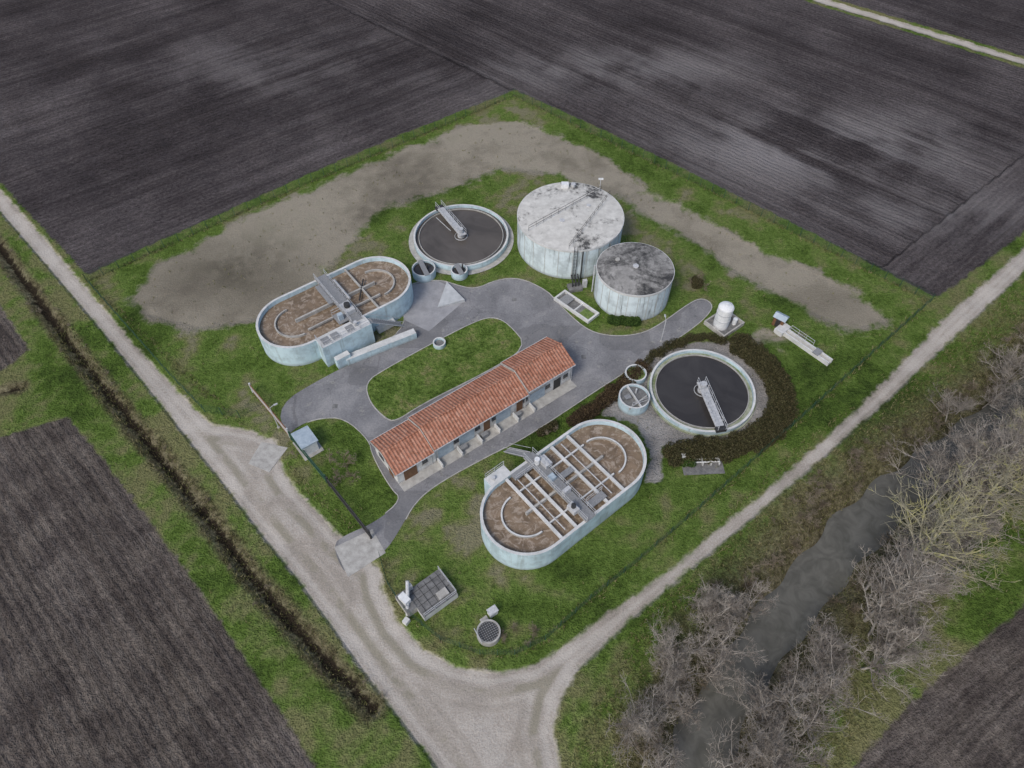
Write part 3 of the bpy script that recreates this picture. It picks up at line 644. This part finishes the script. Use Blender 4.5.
# ------------------------------------------------------------------ gates and fence
def gate(name,p,q,h,m,n,m2=None):
    b=MB(); p=Vector((p[0],p[1],.05)); q=Vector((q[0],q[1],.05))
    for i in range(n):
        a=p.lerp(q,i/n)
        if i%8==0:
            e_=p.lerp(q,min(n,i+8)/n)
            for z in (.1,h): b.tube(a+Vector((0,0,z)),e_+Vector((0,0,z)),.08,m,6)
        b.tube(a+Vector((0,0,.1)),a+Vector((0,0,h)),.03,m2 or m,4)
    for a in (p,q): b.tube(a,a+Vector((0,0,h+.3)),.14,m2 or m,8)
    b.obj(name)
gate('sliding_gate',(-36.6,61.0),(-29.9,53.4),1.7,RUST,60,GALV)
gate('metal_gate',(-23.4,45.9),(-17.2,38.6),1.8,DARK,50)
gate('metal_gate',(-29.6,53.0),(-23.8,46.4),1.5,GREEN,26)
def fence(pts,name):
    b=MB(); H_=1.7
    for i in range(len(pts)-1):
        p=Vector((*pts[i],0)); q=Vector((*pts[i+1],0)); L=(q-p).length; n=max(1,round(L/2.5))
        d=(q-p).normalized(); nn=Vector((-d.y,d.x,0))*.008
        for k in range(n):
            a=p.lerp(q,k/n); c=p.lerp(q,(k+1)/n); b.tube(a,a+Vector((0,0,H_+.1)),.045,GREEN,4)
            for z in (.1,.35,.6,.85,1.1,1.35,H_):
                r=.012 if z<H_ else .02
                b.add([tuple(a+Vector((0,0,z-r))),tuple(c+Vector((0,0,z-r))),tuple(c+Vector((0,0,z+r))),tuple(a+Vector((0,0,z+r)))],[(0,1,2,3)],GREEN)
                b.add([tuple(a+Vector((0,0,z))-nn),tuple(c+Vector((0,0,z))-nn),tuple(c+Vector((0,0,z))+nn),tuple(a+Vector((0,0,z))+nn)],[(0,1,2,3)],GREEN)
        m=max(1,int(L/.3))
        for k in range(m):
            a=p.lerp(q,k/m); w=d*.008
            b.add([tuple(a-w),tuple(a+w),tuple(a+w+Vector((0,0,H_))),tuple(a-w+Vector((0,0,H_)))],[(0,1,2,3)],GREEN)
    b.obj(name)
fence(FE,'perimeter_fence'); fence(FW,'perimeter_fence')

# ------------------------------------------------------------------ stream water
sp=chaikin(STREAM,2,False); b=MB(); L_=offset(sp,4.7,False); R_=offset(sp,-4.7,False); n=len(sp)
b.add([(x,y,-1.9) for x,y in L_]+[(x,y,-1.9) for x,y in R_],[(i+1,i,n+i,n+i+1) for i in range(n-1)],WSTREAM); b.obj('stream_water')

# ------------------------------------------------------------------ vegetation
def bark(name,c1,c2,c3=None):
    t=NT(name,diff=True); n=t.noise(.7,1,t.pos()); c=t.ramp(n,[(.35,c1),(.62,c2)])
    if c3: c=t.mix(c,c3,t.mr(n,.52,.62,0,.8))
    t.color(c); return t.m
BARK=bark('grey_bark',(.24,.218,.19),(.47,.435,.39))
BARKY=bark('lichen_bark',(.27,.25,.18),(.45,.42,.31),(.4,.38,.16))
TWIG=bark('brown_twigs',(.19,.165,.142),(.41,.37,.32))
SCRUB=bark('scrub_twigs',(.13,.105,.075),(.29,.245,.185))
def branch_mesh(seed,height,r0,spread,nl1,nl2,nl3,trunkfrac=.35,twr=.018,up=.35):
    rnd=random.Random(seed); V=[];Fc=[];MI=[]
    def tube(p,q,ra,rb,ns,mi):
        d=(q-p).normalized(); a=d.orthogonal().normalized(); c=d.cross(a); b0=len(V)
        for P,r in ((p,ra),(q,rb)):
            for i in range(ns):
                an=2*math.pi*i/ns; V.append(P+(a*math.cos(an)+c*math.sin(an))*r)
        for i in range(ns): Fc.append((b0+i,b0+(i+1)%ns,b0+ns+(i+1)%ns,b0+ns+i)); MI.append(mi)
    def limb(p,d,L,r,lev):
        ns={0:7,1:5,2:3,3:3}[lev]; seg={0:6,1:5,2:3,3:2}[lev]; pts=[p.copy()]; rad=[r]
        for i in range(seg):
            j=Vector((rnd.gauss(0,1),rnd.gauss(0,1),rnd.gauss(0,1)))*(.07 if lev==0 else .2)
            d=(d+j+Vector((0,0,up*.25 if lev else 0))).normalized(); q=p+d*(L/seg)
            rn=r*(1-.8*(i+1)/seg)+.2*twr
            tube(p,q,rad[-1],rn,ns,0 if lev<2 else 1); p=q; pts.append(p.copy()); rad.append(rn)
        if lev==3: return
        cnt=(nl1,nl2,nl3)[lev]
        for k in range(cnt):
            f=rnd.uniform(trunkfrac if lev==0 else .15,1.); x=f*seg; i=min(seg-1,int(x)); P=pts[i].lerp(pts[i+1],x-i)
            az=rnd.uniform(0,2*math.pi); side=Vector((math.cos(az),math.sin(az),rnd.uniform(-.1,.5))).normalized()
            dd=(d*(.55 if lev else .5)+side*spread*rnd.uniform(.6,1.2)).normalized()
            ln=L*(.62 if lev==0 else .5)*(1.25-.65*f)*rnd.uniform(.7,1.25)
            limb(P,dd,ln,max(twr,rad[i]*.55 if lev<2 else twr),lev+1)
    limb(Vector((0,0,-.3)),Vector((rnd.gauss(0,.06),rnd.gauss(0,.06),1)).normalized(),height,r0,0)
    return np.array([tuple(v) for v in V],np.float32),np.array(Fc,np.int32),np.array(MI,np.int32)
def np_mesh(name,V,F,MI,mats):
    me=bpy.data.meshes.new(name); k=F.shape[1]
    me.vertices.add(len(V)); me.vertices.foreach_set('co',V.astype(np.float32).ravel())
    me.loops.add(len(F)*k); me.loops.foreach_set('vertex_index',F.astype(np.int32).ravel())
    me.polygons.add(len(F)); me.polygons.foreach_set('loop_start',np.arange(0,len(F)*k,k,dtype=np.int32)); me.polygons.foreach_set('loop_total',np.full(len(F),k,np.int32))
    for m in mats: me.materials.append(m)
    me.polygons.foreach_set('material_index',MI.astype(np.int32)); me.update(calc_edges=True); return me
tv=[]
for i,(h_,r_,sp_,a,b_,c_,bk) in enumerate([(9,.2,1.0,14,9,6,BARK),(11,.26,.9,15,10,6,BARK),(7.5,.16,1.15,14,9,6,BARK),(12,.3,1.1,15,11,6,BARKY)]):
    V,F,MI=branch_mesh(20+i,h_,r_,sp_,a,b_,c_,.25,.024); tv.append(np_mesh('bare_tree_mesh',V,F,MI,[bk,TWIG if bk is BARK else BARKY]))
def along(pts,s):
    L=[math.dist(pts[i],pts[i+1]) for i in range(len(pts)-1)]; s=s*sum(L)
    for i,l in enumerate(L):
        if s<=l:
            t_=s/l; a,b2=pts[i],pts[i+1]; d=((b2[0]-a[0])/l,(b2[1]-a[1])/l)
            return (a[0]+(b2[0]-a[0])*t_,a[1]+(b2[1]-a[1])*t_),d
        s-=l
    return pts[-1],d
def put(me,x,y,s,name='bare_tree'):
    o=bpy.data.objects.new(name,me); COL.objects.link(o); o.location=(x,y,zat(x,y)-.05); o.rotation_euler=(random.gauss(0,.06),random.gauss(0,.06),random.uniform(0,6.28)); o.scale=(s,s,s*random.uniform(.9,1.1))
rs=random.Random(3)
def belt(pts,n,lo,hi,s0,s1,kinds):
    for i in range(n):
        (x,y),d=along(pts,(i+rs.uniform(0,.95))/n); off=rs.uniform(lo,hi)
        X,Y=x-d[1]*off,y+d[0]*off
        if float(sdf(np.array([X]),np.array([Y]),ROAD)[0])>-3.2: continue
        put(tv[rs.choice(kinds)],X,Y,rs.uniform(s0,s1))
belt(STREAM[1:5],36,2.,11.5,.7,1.05,[0,0,1,1,2])      # dense wood, upstream right bank
belt(STREAM[4:8],22,5.,10.5,.55,.85,[0,0,2])          # right bank opposite the corner
belt(STREAM[7:11],20,3.,8.,.5,.8,[0,0,2])
belt(STREAM[7:11],22,-8.5,-2.8,.45,.72,[0,0,2])       # left bank, downstream
belt(STREAM[1:4],14,-4.5,-1.8,.45,.7,[0,2])           # left bank, upstream
core=STREAM[1:11]
put(tv[3],46.5,33.5,1.05); put(tv[3],56.,41.0,.95); put(tv[1],40.,28.5,.95); put(tv[3],64.5,47.5,.9)
V,F,MI=branch_mesh(55,1.6,.03,1.5,9,6,5,.05,.016,.2)
V2,F2,MI2=branch_mesh(56,2.2,.04,1.3,9,6,5,.05,.016,.2)
def thicket(name,places,mats):
    VV=[];FF=[];MM=[];base=0
    for (x,y,s) in places:
        v,f,m=((V,F,MI),(V2,F2,MI2))[rs.randint(0,1)]; a=rs.uniform(0,6.28); c,q=math.cos(a),math.sin(a)
        w=v.copy()*s; w=np.stack([w[:,0]*c-w[:,1]*q+x,w[:,0]*q+w[:,1]*c+y,w[:,2]+zat(x,y)],1); VV.append(w); FF.append(f+base); MM.append(m); base+=len(w)
    o=bpy.data.objects.new(name,np_mesh(name,np.concatenate(VV),np.concatenate(FF),np.concatenate(MM),mats)); COL.objects.link(o)
pl=[]
for i in range(190):
    (x,y),d=along(core,rs.random()); off=rs.uniform(3.2,9)*(1 if rs.random()<.5 else -.85); pl.append((x-d[1]*off,y+d[0]*off,rs.uniform(.5,1.1)))
thicket('riverside_thicket',pl,[SCRUB,SCRUB])
pl=[]
for i in range(46):
    (x,y),d=along(DITCH[1:],rs.random()); off=rs.choice([-1,1])*rs.uniform(.7,1.6); pl.append((x-d[1]*off,y+d[0]*off,rs.uniform(.2,.5)))
thicket('ditch_scrub',pl,[SCRUB,SCRUB])
pl=[(-22.5,46.8,1.2),(-21.5,48.5,1.3),(-20.3,47.0,1.),(-24,49.5,.9),(-28.5,50.3,.6)]+[(rs.uniform(-2,3),rs.uniform(24.8,27.5),.55) for _ in range(8)]+[(29.8,82.4,1.1),(30.6,81.6,.8),(28.6,83,.8),(4.5,53.8,.8),(5.8,54.4,.7)]
thicket('bare_shrubs',pl,[SCRUB,SCRUB])

def leafmat(name,cols):
    t=NT(name,diff=True); g=t.n.new('ShaderNodeNewGeometry').outputs['Random Per Island']
    t.color(t.ramp(t.wsum((g,.6),(t.noise(.8,2),.4)),cols)); return t.m
HL=leafmat('hedge_leaves',[(.2,(.03,.032,.016)),(.45,(.062,.058,.03)),(.7,(.1,.088,.048)),(.9,(.08,.1,.035))])
HR=leafmat('reddish_hedge_leaves',[(.2,(.035,.025,.018)),(.5,(.08,.058,.038)),(.8,(.12,.09,.05))])
HG=leafmat('evergreen_leaves',[(.2,(.02,.04,.012)),(.5,(.045,.085,.024)),(.85,(.1,.15,.04))])
def leaves(name,blobs,n,size,m):
    w=np.array([b_[3]*b_[4]*b_[5] for b_ in blobs]); idx=np.random.choice(len(blobs),n,p=w/w.sum())
    Bq=np.array(blobs)[idx]; d=np.random.normal(size=(n,3)); d/=np.linalg.norm(d,axis=1,keepdims=True); r=np.random.rand(n,1)**.28
    c=Bq[:,:3]+d*r*Bq[:,3:6]; c[:,2]=np.abs(c[:,2])
    u=np.random.normal(size=(n,3)); u/=np.linalg.norm(u,axis=1,keepdims=True); v=np.cross(u,np.random.normal(size=(n,3))); v/=np.linalg.norm(v,axis=1,keepdims=True)
    s=size*np.random.uniform(.6,1.4,(n,1)); Vv=np.stack([c-u*s,c+v*s*.6,c+u*s,c-v*s*.6],1).reshape(-1,3); Ff=np.arange(n*4).reshape(-1,4)
    o=bpy.data.objects.new(name,np_mesh(name,Vv,Ff,np.zeros(n),[m])); COL.objects.link(o)
def hedge_blobs(pts,w,h,step):
    out=[]; L=sum(math.dist(pts[i],pts[i+1]) for i in range(len(pts)-1)); n=int(L/step)
    for i in range(n):
        K=max(1,round(w/.8))
        for k in range(K):
            (x,y),d=along(pts,(i+rs.random())/n); off=-w/2+w*(k+rs.random())/K; r=rs.uniform(.55,.95)
            out.append((x-d[1]*off,y+d[0]*off,h*.45,r,r,h*rs.uniform(.35,.8)))
    return out
leaves('hedge',hedge_blobs(chaikin(HEDGE,2,False),3.0,1.5,.5),100000,.1,HL)
leaves('hedge',hedge_blobs(HEDGE2,1.6,1.1,.45),22000,.09,HR)
leaves('hedge',hedge_blobs(HEDGE3,.9,.8,.45),10000,.08,HL)
leaves('evergreen_shrub',[(15.2+i*.75,74.3-.05*i+rs.uniform(-.2,.2),.6,.7,.7,.9) for i in range(6)],12000,.09,HG)
leaves('evergreen_shrub',[(29.2+rs.uniform(-.8,.8),82.6+rs.uniform(-.6,.6),.7,.7,.7,1.) for i in range(4)],5000,.09,HL)
leaves('evergreen_shrub',[(22.5+i*.5,49.2+rs.uniform(-.3,.3),.4,.6,.6,.7) for i in range(3)],3000,.08,HG)
leaves('evergreen_shrub',[(3.9+i*.6,53.9+.4*i,.4,.6,.6,.8) for i in range(4)],3500,.08,HL)
N=26000
a=np.random.uniform(-70,100,N*6); bq=np.random.uniform(8,140,N*6)
ds=dist_line(a,bq,STREAM); dd=ddist(a,bq); df=dist_line(a,bq,FE,True); rd=sdf(a,bq,ROAD); fl=np.maximum.reduce([sdf(a,bq,p) for p in (FLL,FL2,FT,FBR)]); sa_=sdf(a,bq,ASPH)
p=np.where(ds<12,.9,0)+np.where(dd<1.6,1,0)+np.where(df<.5,1,0)+.02
p[(rd>-.3)|(fl>-.2)|(sa_>-.5)|(ds<2.8)]=0
kk=np.random.rand(len(a))<p; a=a[kk];bq=bq[kk]; n=len(a); zz=zfun(a,bq)
c=np.repeat(np.stack([a,bq,zz],1),3,0); n3=len(c); ang=np.random.uniform(0,6.28,n3); w=.05; hh=np.random.uniform(.15,.5,n3); ln=np.random.normal(0,.15,(n3,2))
c[:,:2]+=np.random.normal(0,.12,(n3,2)); dx=np.cos(ang)*w; dy=np.sin(ang)*w
Vv=np.stack([np.stack([c[:,0]-dx,c[:,1]-dy,c[:,2]],1),np.stack([c[:,0]+dx,c[:,1]+dy,c[:,2]],1),np.stack([c[:,0]+ln[:,0],c[:,1]+ln[:,1],c[:,2]+hh],1)],1).reshape(-1,3)
TG=leafmat('dry_grass',[(.2,(.07,.085,.03)),(.5,(.15,.15,.06)),(.8,(.27,.24,.14))])
o=bpy.data.objects.new('tall_grass',np_mesh('tall_grass',Vv,np.arange(n3*3).reshape(-1,3),np.zeros(n3),[TG])); COL.objects.link(o)

# ------------------------------------------------------------------ light, sky, camera
w=bpy.data.worlds.new("World"); scene.world=w; w.use_nodes=True; nt=w.node_tree; bg=nt.nodes['Background']
sky=nt.nodes.new('ShaderNodeTexSky'); sky.sky_type='NISHITA'; sky.sun_disc=False; sky.sun_elevation=math.radians(48); sky.sun_rotation=math.radians(215); sky.air_density=1.0; sky.dust_density=3.; sky.ozone_density=1.
nt.links.new(sky.outputs[0],bg.inputs[0]); bg.inputs[1].default_value=.15
sun=bpy.data.lights.new('sun','SUN'); sun.energy=1.5; sun.angle=math.radians(16); sun.color=(1,.97,.93)
so=bpy.data.objects.new('sun',sun); COL.objects.link(so); az=math.radians(215); el=math.radians(48)
dirv=Vector((math.sin(az)*math.cos(el),math.cos(az)*math.cos(el),math.sin(el))); so.rotation_euler=dirv.to_track_quat('Z','Y').to_euler(); so.location=dirv*150
cd=bpy.data.cameras.new('camera'); cd.lens=25.0; cd.sensor_width=36; cd.clip_end=6000; cd.clip_start=.5
co=bpy.data.objects.new('camera',cd); COL.objects.link(co); co.location=(0,0,80); co.rotation_euler=(math.radians(38),0,0); scene.camera=co
scene.view_settings.view_transform='Standard'; scene.view_settings.look='None'; scene.view_settings.exposure=0
